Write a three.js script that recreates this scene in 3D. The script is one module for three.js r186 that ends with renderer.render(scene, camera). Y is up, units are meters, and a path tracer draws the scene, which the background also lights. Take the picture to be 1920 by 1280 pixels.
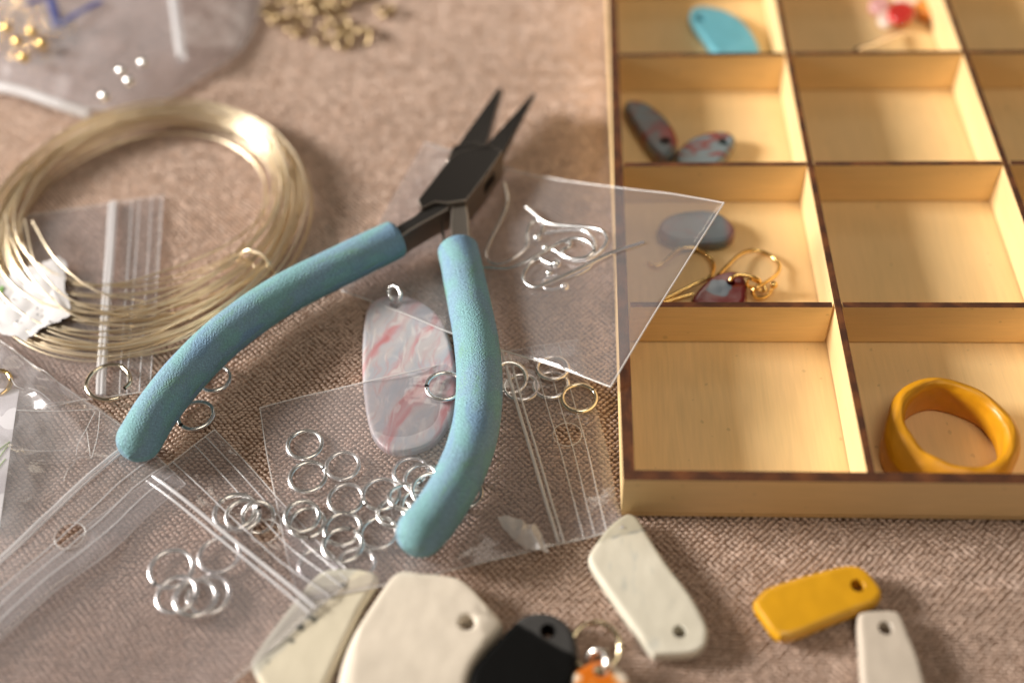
import * as THREE from 'three';
import { ConvexGeometry } from 'three/addons/geometries/ConvexGeometry.js';
import { RectAreaLightUniformsLib } from 'three/addons/lights/RectAreaLightUniformsLib.js';
import { ImprovedNoise } from 'three/addons/math/ImprovedNoise.js';
import { Brush, Evaluator, SUBTRACTION } from 'three-bvh-csg';
import { mergeVertices, toCreasedNormals } from 'three/addons/utils/BufferGeometryUtils.js';

// ---------------------------------------------------------------- camera, lamps, exposure
const scene = new THREE.Scene();
const TRAY_H = 0.0112, FOCAL = 2200;
const camera = new THREE.PerspectiveCamera(2 * Math.atan(640 / FOCAL) * 180 / Math.PI, 1.5, 0.01, 20);
camera.rotation.order = 'YXZ';
camera.rotation.set(-0.854642, 0.079429, -0.05687);
camera.position.set(-0.009328, 0.162662 + TRAY_H, 0.111764);
camera.updateMatrixWorld(true);
// a photo pixel (1920 x 1280) dropped on the horizontal plane mm millimetres above the cloth
const P = (px, py, mm = 0) => {
  const d = new THREE.Vector3((px - 960) / FOCAL, -(py - 640) / FOCAL, -1).applyQuaternion(camera.quaternion);
  return camera.position.clone().addScaledVector(d, (mm / 1000 - camera.position.y) / d.y);
};
const depthOf = (v) => -v.clone().applyMatrix4(camera.matrixWorldInverse).z;
camera.matrixWorldInverse.copy(camera.matrixWorld).invert();
camera.focus = depthOf(P(820, 762, 3));
camera.userData.fStop = 5.6;

scene.background = new THREE.Color().setRGB(0.082, 0.068, 0.056);     // the dim warm room around the table
RectAreaLightUniformsLib.init();
function panelLight(name, color, intensity, w, h, from, to) {
  const l = new THREE.RectAreaLight(color, intensity, w, h);
  l.name = name; l.position.set(...from); l.lookAt(...to); scene.add(l);
}
// low lamp off to one side, a weaker one across the room; the broad overhead panel is added fill
panelLight('side_lamp', new THREE.Color().setRGB(1.0, 0.945, 0.885), 116, 0.26, 0.20, [-0.95, 0.40, -0.14], [-0.03, 0.0, -0.05]);
panelLight('overhead_fill', new THREE.Color().setRGB(1.0, 0.875, 0.71), 3.5, 0.60, 0.60, [0.22, 1.30, 0.30], [0.0, 0.0, -0.06]);  // added unseen panel, fills the shade from overhead
panelLight('far_lamp', new THREE.Color().setRGB(1.0, 0.90, 0.77), 2.6, 0.50, 0.26, [0.02, 1.25, -1.38], [-0.03, 0.0, -0.05]);

const renderer = new THREE.WebGLRenderer({ antialias: true });
renderer.toneMapping = THREE.LinearToneMapping;
renderer.toneMappingExposure = 1.16;
renderer.shadowMap.enabled = true;

// ---------------------------------------------------------------- helpers
let seed = 20240607;
const rnd = () => { seed = (seed + 0x6D2B79F5) | 0; let t = Math.imul(seed ^ (seed >>> 15), 1 | seed); t = (t + Math.imul(t ^ (t >>> 7), 61 | t)) ^ t; return ((t ^ (t >>> 14)) >>> 0) / 4294967296; };
const rr = (a, b) => a + (b - a) * rnd();
const noiser = new ImprovedNoise();
const N = (x, y, z = 0) => noiser.noise(x + 31.7, y + 17.3, z + 5.1);
const fbm = (x, y, o = 4, z = 0) => { let s = 0, a = 0.5; for (let i = 0; i < o; i++) { s += a * N(x, y, z + i * 7.3); x *= 2.03; y *= 2.03; a *= 0.5; } return s; };
const clamp = (x, a = 0, b = 1) => Math.min(b, Math.max(a, x));
const sst = (a, b, x) => { const t = clamp((x - a) / (b - a)); return t * t * (3 - 2 * t); };
const mix3 = (a, b, t) => [0, 1, 2].map((i) => a[i] + (b[i] - a[i]) * t);
const lin = (r, g, b) => new THREE.Color().setRGB(r, g, b);
const names = new Map();
const numbered = (n) => { const k = names.get(n) ?? 0; names.set(n, k + 1); return k ? `${n}_${String(k).padStart(3, '0')}` : n; };
function tag(o, label, category, group) { o.userData.label = label; o.userData.category = category; if (group) o.userData.group = group; return o; }
function thing(name, label, category, at = [0, 0, 0], group) {
  const o = new THREE.Group(); o.name = numbered(name); o.position.set(...(at.isVector3 ? at.toArray() : at)); scene.add(o);
  return tag(o, label, category, group);
}
function part(name, geo, mat, parent) {
  const m = new THREE.Mesh(geo, mat); m.name = name; m.castShadow = m.receiveShadow = true; parent.add(m); return m;
}
function solo(name, geo, mat, at, label, category, group) {
  const m = new THREE.Mesh(geo, mat); m.name = numbered(name); m.castShadow = m.receiveShadow = true;
  if (at) m.position.copy(at); scene.add(m); return tag(m, label, category, group);
}
// colour texture from a function of (u, v) giving sRGB 0..255
function colourMap(w, h, fn, wrap = true) {
  const d = new Uint8Array(w * h * 4);
  for (let y = 0; y < h; y++) for (let x = 0; x < w; x++) {
    const c = fn(x / w, y / h), i = (y * w + x) * 4;
    d[i] = clamp(c[0], 0, 255); d[i + 1] = clamp(c[1], 0, 255); d[i + 2] = clamp(c[2], 0, 255); d[i + 3] = 255;
  }
  const t = new THREE.DataTexture(d, w, h); t.colorSpace = THREE.SRGBColorSpace; t.magFilter = THREE.LinearFilter; t.minFilter = THREE.LinearFilter;
  t.wrapS = t.wrapT = wrap ? THREE.RepeatWrapping : THREE.ClampToEdgeWrapping; t.needsUpdate = true; return t;
}
function greyMap(w, h, fn) {
  const t = colourMap(w, h, (u, v) => { const g = fn(u, v) * 255; return [g, g, g]; }); t.colorSpace = THREE.NoColorSpace; return t;
}
const rep = (t, x, y = x) => { const c = t.clone(); c.repeat.set(x, y); c.needsUpdate = true; return c; };
// noise that repeats over the unit square
const tile = (u, v, f, fn) => { const a = fn(u * f, v * f), b = fn((u - 1) * f, v * f), c = fn(u * f, (v - 1) * f), d = fn((u - 1) * f, (v - 1) * f); return (a * (1 - u) + b * u) * (1 - v) + (c * (1 - u) + d * u) * v; };
const std = (o) => new THREE.MeshStandardMaterial(o);
const phys = (o) => new THREE.MeshPhysicalMaterial(o);
const closed = (pts, n = 72, tension = 0.5) => new THREE.CatmullRomCurve3(pts, true, 'catmullrom', tension).getSpacedPoints(n).slice(0, n);

// ---------------------------------------------------------------- tablecloth
const clothH = (x, z) => {
  let h = 0.0008 * (fbm(x * 18, z * 18, 2) - 0.28);
  const q = sst(-0.035, -0.10, x) * sst(-0.005, 0.03, z);            // soft folds towards the free corner of the cloth
  h += q * 0.0022 * (N(x * 34 + z * 52, 3.3, 0.4) - 0.35);
  return Math.min(0, h);
};
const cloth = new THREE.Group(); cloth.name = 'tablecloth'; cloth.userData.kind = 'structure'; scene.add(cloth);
{
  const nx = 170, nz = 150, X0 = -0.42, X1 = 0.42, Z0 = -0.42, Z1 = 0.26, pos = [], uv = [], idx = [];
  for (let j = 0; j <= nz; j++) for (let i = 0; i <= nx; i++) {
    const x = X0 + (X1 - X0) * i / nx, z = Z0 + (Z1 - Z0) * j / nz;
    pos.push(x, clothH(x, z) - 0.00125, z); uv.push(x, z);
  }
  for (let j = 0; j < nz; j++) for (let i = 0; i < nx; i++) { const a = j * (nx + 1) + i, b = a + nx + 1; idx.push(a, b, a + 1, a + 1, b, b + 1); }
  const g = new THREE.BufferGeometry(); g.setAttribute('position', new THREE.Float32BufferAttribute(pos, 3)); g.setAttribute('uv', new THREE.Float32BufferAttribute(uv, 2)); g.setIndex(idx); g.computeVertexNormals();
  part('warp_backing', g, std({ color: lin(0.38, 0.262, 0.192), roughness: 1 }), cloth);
  const thread = new THREE.SphereGeometry(1, 10, 9); thread.scale(0.00050, 0.00042, 0.000222);
  const spots = [], px = 0.00122, pz = 0.00064;
  for (let j = 0, z = -0.215; z < 0.078; z += pz, j++) for (let x = -0.225 + (j % 2) * px / 2; x < 0.125; x += px) {
    if (x > 0.003 && z < -0.003) continue;
    spots.push([x, z]);
  }
  const m = new THREE.InstancedMesh(thread, std({ color: 0xffffff, roughness: 0.92 }), spots.length); m.name = 'weft_threads'; m.userData.kind = 'stuff';
  const o = new THREE.Object3D(), c = new THREE.Color();
  spots.forEach(([x, z], i) => {
    const wx = 0.0011 * N(x * 55, z * 55, 1), wz = 0.0010 * N(x * 48, z * 48, 9);
    const X = x + wx + rr(-1, 1) * 0.00013 + 0.00022 * N(x * 330, z * 330, 12), Z = z + wz + rr(-1, 1) * 0.00008 + 0.00020 * N(x * 380, z * 300, 15);
    o.position.set(X, clothH(X, Z) - 0.00026 + rr(-1, 1) * 0.00004, Z);
    o.rotation.set(0, 0.55 * N(x * 330, z * 330, 4) + rr(-0.20, 0.20), rr(-0.10, 0.10));
    const k = 1 + 0.26 * N(x * 420, z * 420, 2) + rr(-0.08, 0.08); o.scale.set(k * rr(0.92, 1.12), rr(0.9, 1.15), rr(0.88, 1.1)); o.updateMatrix(); m.setMatrixAt(i, o.matrix);
    const v = 0.90 + 0.24 * fbm(x * 300, z * 1400, 2) + 0.06 * N(x * 60, z * 60, 7) + rr(-0.09, 0.09);
    c.setRGB(0.75 * v, 0.58 * v, 0.475 * v); m.setColorAt(i, c);
  });
  m.castShadow = m.receiveShadow = true; cloth.add(m);
}

// ---------------------------------------------------------------- wooden sorting tray
const woodTex = colourMap(512, 512, (u, v) => {
  const s = tile(u, v, 1, (a, b) => fbm(a * 70, b * 5, 3)), w = tile(u, v, 1, (a, b) => fbm(a * 6 + 20, b * 3, 3)), f = tile(u, v, 1, (a, b) => N(a * 220, b * 12, 3));
  const sp = N(u * 46, v * 40, 8) > 0.66 ? 0.82 : 1;
  const k = (1 + 0.06 * s + 0.07 * w + 0.03 * f) * (0.5 + 0.5 * sp); return [233 * k, 201 * k, 146 * k * (1 + 0.05 * w)];
});
const woodBump = greyMap(256, 256, (u, v) => 0.5 + 0.5 * tile(u, v, 1, (a, b) => fbm(a * 60, b * 6, 3)));
const burnTex = colourMap(256, 256, (u, v) => {
  const s = tile(u, v, 1, (a, b) => fbm(a * 7, b * 5, 3)), q = sst(-0.22, 0.32, s + 0.05 * N(u * 60, v * 20));
  return mix3([68, 35, 12], [116, 66, 28], q);
});
const woodFor = (rx, ry) => std({ map: rep(woodTex, rx, ry), bumpMap: rep(woodBump, rx, ry), bumpScale: 0.00004, roughness: 0.55 });
const plyAlong = woodFor(1, 1), plySide = std({ map: rep(woodTex, 1, 3), roughness: 0.6 }), burnt = std({ map: burnTex, roughness: 0.85, bumpMap: woodBump, bumpScale: 0.00012 });
{
  const cols = 4, rows = 5, PX = 0.04, PZ = 0.0392, TW = 0.0020, TD = 0.0013, floorTop = 0.0009;
  const W = cols * PX, D = rows * PZ;
  const tray = thing('wooden_tray', 'pale plywood sorting tray with square compartments and scorched brown edges', 'tray', [0, 0, 0]);
  // a panel: box with its top face scorched by the laser cutter, uv in units of 60 mm along the grain
  const panel = (name, x0, x1, y0, y1, z0, z1, top = burnt, label) => {
    const g = new THREE.BoxGeometry(x1 - x0, y1 - y0, z1 - z0), n = g.attributes.normal, p = g.attributes.position, uv = g.attributes.uv, ox = rnd(), oy = rnd();
    const along = (x1 - x0) > (z1 - z0);
    for (let i = 0; i < p.count; i++) {
      const X = p.getX(i), Y = p.getY(i), Z = p.getZ(i);
      if (Math.abs(n.getY(i)) > 0.5) uv.setXY(i, (along ? Z : X) / 0.02 + ox, (along ? X : Z) / 0.02 + oy);
      else uv.setXY(i, Y / 0.06 + ox, (Math.abs(n.getX(i)) > 0.5 ? Z : X) / 0.06 + oy);
    }
    const m = part(name, g, [plyAlong, plyAlong, top, plySide, plyAlong, plyAlong], tray); m.position.set((x0 + x1) / 2, (y0 + y1) / 2, (z0 + z1) / 2);
    if (label) m.userData.label = label; return m;
  };
  // base sheet, with its uv laid flat
  const b = new THREE.BoxGeometry(W + TW - 0.0003, floorTop - 0.00015, D + TW - 0.0003), bu = b.attributes.uv, bp = b.attributes.position;
  for (let i = 0; i < bp.count; i++) bu.setXY(i, bp.getX(i) / 0.07, bp.getZ(i) / 0.07);
  part('base_panel', b, woodFor(1, 1), tray).position.set(W / 2, floorTop / 2 + 0.0001, -D / 2);
  const y0 = floorTop + 0.0004, H = TRAY_H;
  panel('front_wall', -TW / 2, W + TW / 2, y0, H, -TW / 2, TW / 2);
  panel('back_wall', -TW / 2, W + TW / 2, y0, H, -D - TW / 2, -D + TW / 2);
  panel('side_wall', -TW / 2, TW / 2, y0, H - 0.0001, -D + TW / 2 + 0.00004, -TW / 2 - 0.00004);
  panel('side_wall', W - TW / 2, W + TW / 2, y0, H - 0.0001, -D + TW / 2 + 0.00004, -TW / 2 - 0.00004);
  for (let c = 1; c < cols; c++) panel('long_divider', c * PX - TD / 2, c * PX + TD / 2, y0, H - 0.00015, -D + TW / 2 + 0.00006, -TW / 2 - 0.00006);
  const rowShift = [0, 0.0004, -0.0004, 0.0002, 0];
  for (let r = 1; r < rows; r++) for (let c = 0; c < cols; c++) {
    const zc = -r * PZ + rowShift[r], a = c * PX + (c ? TD / 2 : TW / 2) + rr(0.0001, 0.0004), e = (c + 1) * PX - (c < cols - 1 ? TD / 2 : TW / 2) - rr(0.0001, 0.0004);
    panel('cross_divider', a, e, y0, H - 0.0001 - rr(0, 0.0001), zc - TD / 2, zc + TD / 2);
  }
}
const FLOOR = 0.9;    // mm, the inside floor of the tray

// ---------------------------------------------------------------- shared materials
const silver = std({ color: lin(0.93, 0.92, 0.91), metalness: 1, roughness: 0.26 });
const steelDark = std({ color: lin(0.16, 0.145, 0.13), metalness: 1, roughness: 0.34 });
const steelBlack = std({ color: lin(0.055, 0.052, 0.05), metalness: 0.85, roughness: 0.42 });
const brass = std({ color: lin(0.92, 0.79, 0.58), metalness: 1, roughness: 0.33 });
const gold = std({ color: lin(0.88, 0.62, 0.24), metalness: 1, roughness: 0.16 });
const fineBump = greyMap(256, 256, (u, v) => 0.5 + 0.7 * tile(u, v, 1, (a, b) => fbm(a * 30, b * 30, 4)));
const lumpBump = greyMap(128, 128, (u, v) => 0.5 + 0.7 * tile(u, v, 1, (a, b) => fbm(a * 4, b * 4, 2)));

// swept round bar along points, radius as a function of t, both ends rounded over
function sweep(pts, radius, seg = 80, rad = 24, capA = 1, capB = 1) {
  const curve = new THREE.CatmullRomCurve3(pts, false, 'centripetal'), L = curve.getLength(), fr = curve.computeFrenetFrames(seg, false), pos = [], uv = [], idx = [];
  const up = new THREE.Vector3(0, 1, 0);
  for (let i = 0; i <= seg; i++) {
    const t = i / seg, c = curve.getPointAt(t), T = fr.tangents[i], S = new THREE.Vector3().crossVectors(up, T).normalize(), U = new THREE.Vector3().crossVectors(T, S);
    const R = radius(t), ends = Math.min(capA ? Math.sqrt(clamp(1 - (1 - clamp(t * L / (R * capA))) ** 2)) : 1, capB ? Math.sqrt(clamp(1 - (1 - clamp((1 - t) * L / (R * capB))) ** 2)) : 1);
    for (let k = 0; k <= rad; k++) {
      const a = k / rad * 2 * Math.PI, q = R * Math.max(ends, 1e-3) * (1 + 0.012 * N(Math.cos(a) * 1.4 + t * 9, Math.sin(a) * 1.4, t * 14));
      const v = c.clone().addScaledVector(S, Math.cos(a) * q).addScaledVector(U, Math.sin(a) * q);
      pos.push(v.x, v.y, v.z); uv.push(a / (2 * Math.PI) * 2 * Math.PI * 0.0046, t * L);
    }
  }
  for (let i = 0; i < seg; i++) for (let k = 0; k < rad; k++) { const a = i * (rad + 1) + k, b = a + rad + 1; idx.push(a, a + 1, b, b, a + 1, b + 1); }
  const g = new THREE.BufferGeometry(); g.setAttribute('position', new THREE.Float32BufferAttribute(pos, 3)); g.setAttribute('uv', new THREE.Float32BufferAttribute(uv, 2)); g.setIndex(idx); g.computeVertexNormals();
  // close the seam in the normals
  const n = g.attributes.normal;
  for (let i = 0; i <= seg; i++) { const a = i * (rad + 1), b = a + rad, x = n.getX(a) + n.getX(b), y = n.getY(a) + n.getY(b), z = n.getZ(a) + n.getZ(b), l = Math.hypot(x, y, z) || 1; for (const q of [a, b]) n.setXYZ(q, x / l, y / l, z / l); }
  return g;
}
const wire = (pts, r, seg = 90, rad = 7) => new THREE.TubeGeometry(new THREE.CatmullRomCurve3(pts, false, 'centripetal'), seg, r, rad, false);
// flat rounded slab: outline points (world, any height) -> geometry resting on y = 0 about its own centre; hole: {at, r}
function slabGeo(outline, thick, bevel, hole, n = 84) {
  const c = new THREE.Vector3(); outline.forEach((p) => c.add(p)); c.multiplyScalar(1 / outline.length);
  const pts = closed(outline, n).map((p) => new THREE.Vector2(p.x - c.x, -(p.z - c.z)));
  if (THREE.ShapeUtils.isClockWise(pts)) pts.reverse();
  const s = new THREE.Shape(pts);
  let g = new THREE.ExtrudeGeometry(s, { depth: thick - 2 * bevel, bevelEnabled: true, bevelThickness: bevel, bevelSize: bevel * 0.9, bevelOffset: -bevel * 0.9, bevelSegments: 7, curveSegments: 20 });
  g.translate(0, 0, bevel); g.rotateX(-Math.PI / 2);
  g.deleteAttribute('uv'); g.deleteAttribute('normal'); g = toCreasedNormals(mergeVertices(g, 1e-7), 0.62);
  const p = g.attributes.position, uv = new Float32Array(p.count * 2);
  for (let i = 0; i < p.count; i++) { uv[i * 2] = p.getX(i) / 0.05 + 0.5; uv[i * 2 + 1] = -p.getZ(i) / 0.05 + 0.5; }
  g.setAttribute('uv', new THREE.BufferAttribute(uv, 2));
  if (hole) {                                                          // drilled through, with a slight countersink
    const x = hole.at.x - c.x, z = hole.at.z - c.z, k = hole.sink ?? 0.00012, drill = new THREE.LatheGeometry([[0, -0.001], [hole.r, -0.001], [hole.r, thick - k * 2.2], [hole.r + k * 0.25, thick - k * 1.2], [hole.r + k * 0.8, thick - k * 0.4], [hole.r + k * 1.8, thick + 0.0001], [hole.r + k * 2, thick + 0.001], [0, thick + 0.001]].map((a) => new THREE.Vector2(...a)), 30);
    drill.translate(x, 0, z); g = toCreasedNormals(new Evaluator().evaluate(new Brush(g), new Brush(drill), SUBTRACTION).geometry, 0.62); g.clearGroups();
  }
  return [g, new THREE.Vector3(c.x, 0, c.z)];
}
// a clay pendant outlined by photo pixels on its widest level, resting base mm above the cloth
function pendant(label, px, base, thick, bevel, holePx, mat, name = 'clay_pendant', group) {
  const lvl = base + thick * 0.62, out = px.map(([x, y]) => P(x, y, lvl));
  const hole = holePx && { at: P(holePx[0], holePx[1], base + thick), r: (holePx[2] + 0.26) / 1000, sink: holePx[3] && holePx[3] / 1000 };
  const [g, c] = slabGeo(out, thick / 1000, bevel / 1000, hole);
  const m = solo(name, g, mat, c, label, 'pendant', group); m.position.y = base / 1000; return m;
}
const crop = (s, ox, oy) => (list) => list.map(([x, y]) => [ox + x / s, oy + y / s]);

// ---------------------------------------------------------------- pliers
{
  const pl = thing('pliers', 'open needle nose pliers with black steel jaws and pale blue foam handles', 'pliers', P(850, 440, 0));
  const o = pl.position.clone();
  const loc = (g) => { g.translate(-o.x, -o.y, -o.z); return g; };
  const foamMap = colourMap(512, 512, (u, v) => {
    const a = tile(u, v, 1, (x, y) => fbm(x * 4, y * 6, 3)), b = tile(u, v, 1, (x, y) => fbm(x * 5 + 9, y * 5, 3)), s = N(u * 190, v * 190, 3), f = N(u * 120, v * 120, 6);
    let c = mix3([120, 154, 174], [118, 162, 168], sst(-0.10, 0.12, a));
    c = mix3(c, [112, 146, 174], sst(0.05, 0.26, b)); c = mix3(c, [108, 152, 128], 0.85 * sst(0.10, 0.26, -b + 0.25 * f));
    const k = 1 + 0.16 * f + 0.16 * s + (s > 0.46 ? 0.3 : 0); return c.map((q) => q * k);
  });
  const foam = phys({ map: rep(foamMap, 55, 22), bumpMap: rep(fineBump, 90, 90), bumpScale: 0.00032, roughness: 0.78, sheen: 0.3, sheenRoughness: 0.5, sheenColor: lin(0.5, 0.7, 0.72) });
  const R = (t) => 0.00425 * (0.97 + 0.04 * Math.sin(t * 3.0));
  const left = [[752, 444], [696, 470], [620, 507], [525, 556], [428, 624], [352, 697], [295, 768], [262, 822], [240, 858]].map(([x, y], i) => P(x, y, [7.0, 6.9, 6.7, 6.5, 6.3, 6.1, 5.9, 5.8, 5.7][i]));
  const right = [[857, 459], [868, 510], [880, 570], [893, 640], [899, 720], [891, 805], [862, 890], [812, 972], [757, 1030]].map(([x, y], i) => P(x, y, [7.0, 6.9, 6.8, 6.7, 6.6, 6.5, 6.5, 6.5, 6.5][i]));
  part('handle_sleeve', loc(sweep(left, (t) => R(t) * 0.97, 110, 32, 0.35, 1)), foam, pl);
  part('handle_sleeve', loc(sweep(right, R, 110, 32, 0.35, 1)), foam, pl);
  const plate = (name, px, top, bottom, bev, mat, cut) => {
    const out = px.map(([x, y]) => P(x, y, top)); const c = new THREE.Vector3(); out.forEach((p) => c.add(p)); c.multiplyScalar(1 / out.length);
    const pts = out.map((p) => new THREE.Vector2(p.x - c.x, -(p.z - c.z))); if (THREE.ShapeUtils.isClockWise(pts)) pts.reverse();
    let g = new THREE.ExtrudeGeometry(new THREE.Shape(pts), { depth: (top - bottom - 2 * bev) / 1000, bevelEnabled: true, bevelThickness: bev / 1000, bevelSize: bev / 1000, bevelOffset: -bev / 1000, bevelSegments: 3 });
    g.translate(0, 0, bev / 1000); g.rotateX(-Math.PI / 2); g = toCreasedNormals(g, 0.5); g.translate(c.x, bottom / 1000, c.z);
    if (cut) { const r = new Evaluator().evaluate(new Brush(g, mat), new Brush(cut, mat[1]), SUBTRACTION); return part(name, loc(r.geometry), r.material, pl); }
    return part(name, loc(g), mat, pl);
  };
  const grind = greyMap(256, 64, (u, v) => 0.5 + 0.5 * tile(u, v, 1, (a, b) => N(a * 8, b * 40)));
  const top = std({ color: lin(0.05, 0.046, 0.043), metalness: 0.9, roughness: 0.36, bumpMap: rep(grind, 60, 60), bumpScale: 0.00002 });  // same steel as the sides; the dark room it mirrors is put into the colour
  const steelLitSide = std({ color: lin(0.34, 0.30, 0.26), metalness: 1, roughness: 0.36, bumpMap: rep(grind, 60, 60), bumpScale: 0.00003 });  // side faces: the reflected cloth is painted in as a lighter brown steel
  // the box joint's slot, cut into the side of the block
  const sa = P(943, 283, 7), sb = P(874, 375, 7), sl = new THREE.BoxGeometry(0.0060, 0.0026, 0.0052), q = P(914, 341, 7.0); sl.rotateY(Math.atan2(sa.x - sb.x, sa.z - sb.z)); sl.translate(q.x, q.y, q.z);
  plate('joint_block', [[842, 297], [858, 284], [914, 270], [943, 283], [910, 330], [874, 375], [838, 380], [815, 378], [790, 390], [783, 374]], 10.2, 3.4, 0.25, [top, steelLitSide], sl);
  plate('joint_cheek', [[838, 300], [850, 272], [890, 266], [908, 272], [905, 300], [860, 320]], 9.2, 3.6, 0.2, [top, steelLitSide]);
  // tapered jaws, each a hull from the joint to its tip
  const jaw = (pts) => part('jaw', loc(toCreasedNormals(new ConvexGeometry(pts.map(([x, y, h]) => P(x, y, h))), 0.2)), top, pl);
  jaw([[861, 268, 9.0], [886, 270, 9.0], [905, 290, 8.8], [850, 290, 8.8], [934, 165, 8.0], [941, 166, 8.0], [864, 290, 2.8], [892, 296, 2.8], [936, 173, 5.0], [944, 174, 5.0], [908, 304, 2.8]]);
  jaw([[914, 269, 10.15], [944, 283, 10.15], [930, 296, 10.0], [900, 286, 10.0], [999, 175, 8.2], [1004, 176, 8.2], [917, 290, 4.2], [941, 304, 4.2], [998, 182, 5.9], [1003, 183, 5.9], [925, 312, 4.2]]);
  plate('shank', [[840, 379], [842, 391], [822, 402], [796, 416], [768, 432], [740, 452], [722, 440], [748, 420], [776, 404], [793, 388], [812, 378]], 9.4, 3.8, 0.4, [steelBlack, steelLitSide]);
  plate('shank', [[846, 380], [873, 373], [879, 402], [882, 445], [878, 466], [846, 466], [844, 420]], 9.2, 3.8, 0.5, [steelDark, steelLitSide]);
  part('spring_leaf', loc(wire([P(826, 398, 7.5), P(829, 425, 7), P(833, 460, 6.4)], 0.0003, 20)), steelDark, pl);
}

// ---------------------------------------------------------------- clay pendants
const planar = (fn) => colourMap(320, 320, (u, v) => fn((u - 0.5) * 50, (0.5 - v) * 50), false);        // fn(x, z) in millimetres about the centre
const clayMat = (fn, rough = 0.35, extra = {}) => phys({ map: planar(fn), roughness: rough, bumpMap: rep(lumpBump, 3.2, 3.2), bumpScale: 0.00025, clearcoat: 0.45, clearcoatRoughness: 0.2, ...extra });
const plain = (rgb, amt = 0.05) => (x, z) => { const k = 1 + amt * fbm(x * 0.25, z * 0.25, 3) + 0.02 * N(x * 3, z * 3); return rgb.map((c) => c * k); };
const c9 = crop(2.1818, 1040, 900), c8 = crop(2.6667, 440, 800), c3 = crop(2.4615, 1140, 0), cE = crop(5.817, 1200, 380), cB = crop(5.333, 880, 320), c7 = crop(2.667, 0, 800), c5 = crop(2.977, 640, 400);
const swirl = (x, z) => {
  const w = 2.2 * fbm(x * 0.16, z * 0.10, 3), s = fbm(x * 0.30 + w * 0.45 + 0.12 * z, z * 0.045 + 3, 4), t = fbm(x * 0.22 + 7 + w, z * 0.13 - w * 0.7, 4), f = fbm(x * 0.9 + w * 2, z * 0.22, 3);
  let c = mix3([186, 180, 181], [172, 174, 182], sst(-0.1, 0.25, t));
  c = mix3(c, [190, 138, 142], 0.85 * sst(-0.02, 0.26, s)); c = mix3(c, [174, 92, 94], 0.65 * sst(0.14, 0.40, s)); c = mix3(c, [186, 150, 152], 0.5 * sst(0.1, 0.3, fbm(x * 1.6 + w * 3, z * 0.15, 3))); c = mix3(c, [164, 172, 182], 0.5 * sst(0.12, 0.3, -s));
  c = mix3(c, [206, 200, 198], 0.7 * sst(0.1, 0.3, f)); return c;
};
pendant('red and white marbled clay pendant under the pliers handle, half covered by a bag',
  [[682, 612], [690, 578], [715, 560], [745, 556], [785, 566], [822, 594], [844, 640], [856, 700], [855, 755], [842, 795], [815, 830], [772, 848], [730, 848], [702, 826], [688, 785], [680, 720], [679, 660]], 0.15, 2.6, 1.1, [741, 571, 0.8], clayMat(swirl));
pendant('white clay pendant with a slanted grey top, tucked against the tray corner',
  c9([[282, 150], [318, 147], [350, 172], [400, 255], [470, 360], [560, 480], [618, 585], [630, 645], [605, 695], [555, 720], [425, 727], [385, 710], [300, 590], [210, 460], [147, 362], [138, 318], [165, 270], [220, 198]]), 0.1, 3.0, 1.2, [1040 + 512 / 2.1818, 900 + 618 / 2.1818, 0.75],
  clayMat((x, z) => { const e = z + 0.28 * x + 9.6 + 0.5 * N(x * 0.6, z * 0.6); let c = mix3([186, 180, 160], [214, 208, 190], sst(-0.3, 0.5, e)); c = mix3(c, [140, 142, 138], 0.7 * sst(0.55, 0.0, Math.abs(e)) * sst(-0.1, 0.3, N(x * 0.5, z * 0.5))); return mix3(c, [168, 172, 166], 0.35 * sst(0.12, 0.4, fbm(x * 0.5, z * 0.2, 3))); }));
pendant('mustard yellow oblong clay pendant lying on the cloth in front of the tray',
  c9([[813, 515], [830, 480], [872, 445], [1000, 402], [1150, 362], [1222, 355], [1272, 376], [1320, 430], [1340, 470], [1322, 506], [1280, 530], [1150, 580], [1000, 641], [940, 655], [895, 635], [848, 572]]), 0.1, 3.2, 1.4, [1040 + 1241 / 2.1818, 900 + 430 / 2.1818, 0.8], clayMat(plain([216, 158, 22]), 0.34));
pendant('off white oblong clay pendant with a hole, beside the mustard pendant',
  c9([[1238, 575], [1256, 546], [1320, 540], [1378, 540], [1412, 556], [1442, 622], [1482, 722], [1512, 829], [1535, 930], [1500, 985], [1400, 1000], [1310, 985], [1268, 930], [1253, 829], [1245, 700]]), 0.1, 2.8, 1.0, [1040 + 1355 / 2.1818, 900 + 604 / 2.1818, 0.8], clayMat(plain([204, 192, 176])));
pendant('large cream clay pendant with a dimpled hole next to the black pendant',
  c8([[785, 758], [842, 728], [930, 738], [1010, 745], [1100, 760], [1165, 792], [1250, 880], [1322, 962], [1342, 1000], [1320, 1042], [1225, 1150], [1170, 1260], [1140, 1400], [1060, 1500], [800, 1530], [560, 1480], [510, 1390], [520, 1270], [552, 1150], [600, 1040], [662, 938], [740, 820]]), 0.1, 4.0, 1.6, [440 + 1163 / 2.6667, 800 + 972 / 2.6667, 0.8, 0.55], clayMat(plain([222, 211, 194], 0.04), 0.42));
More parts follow.
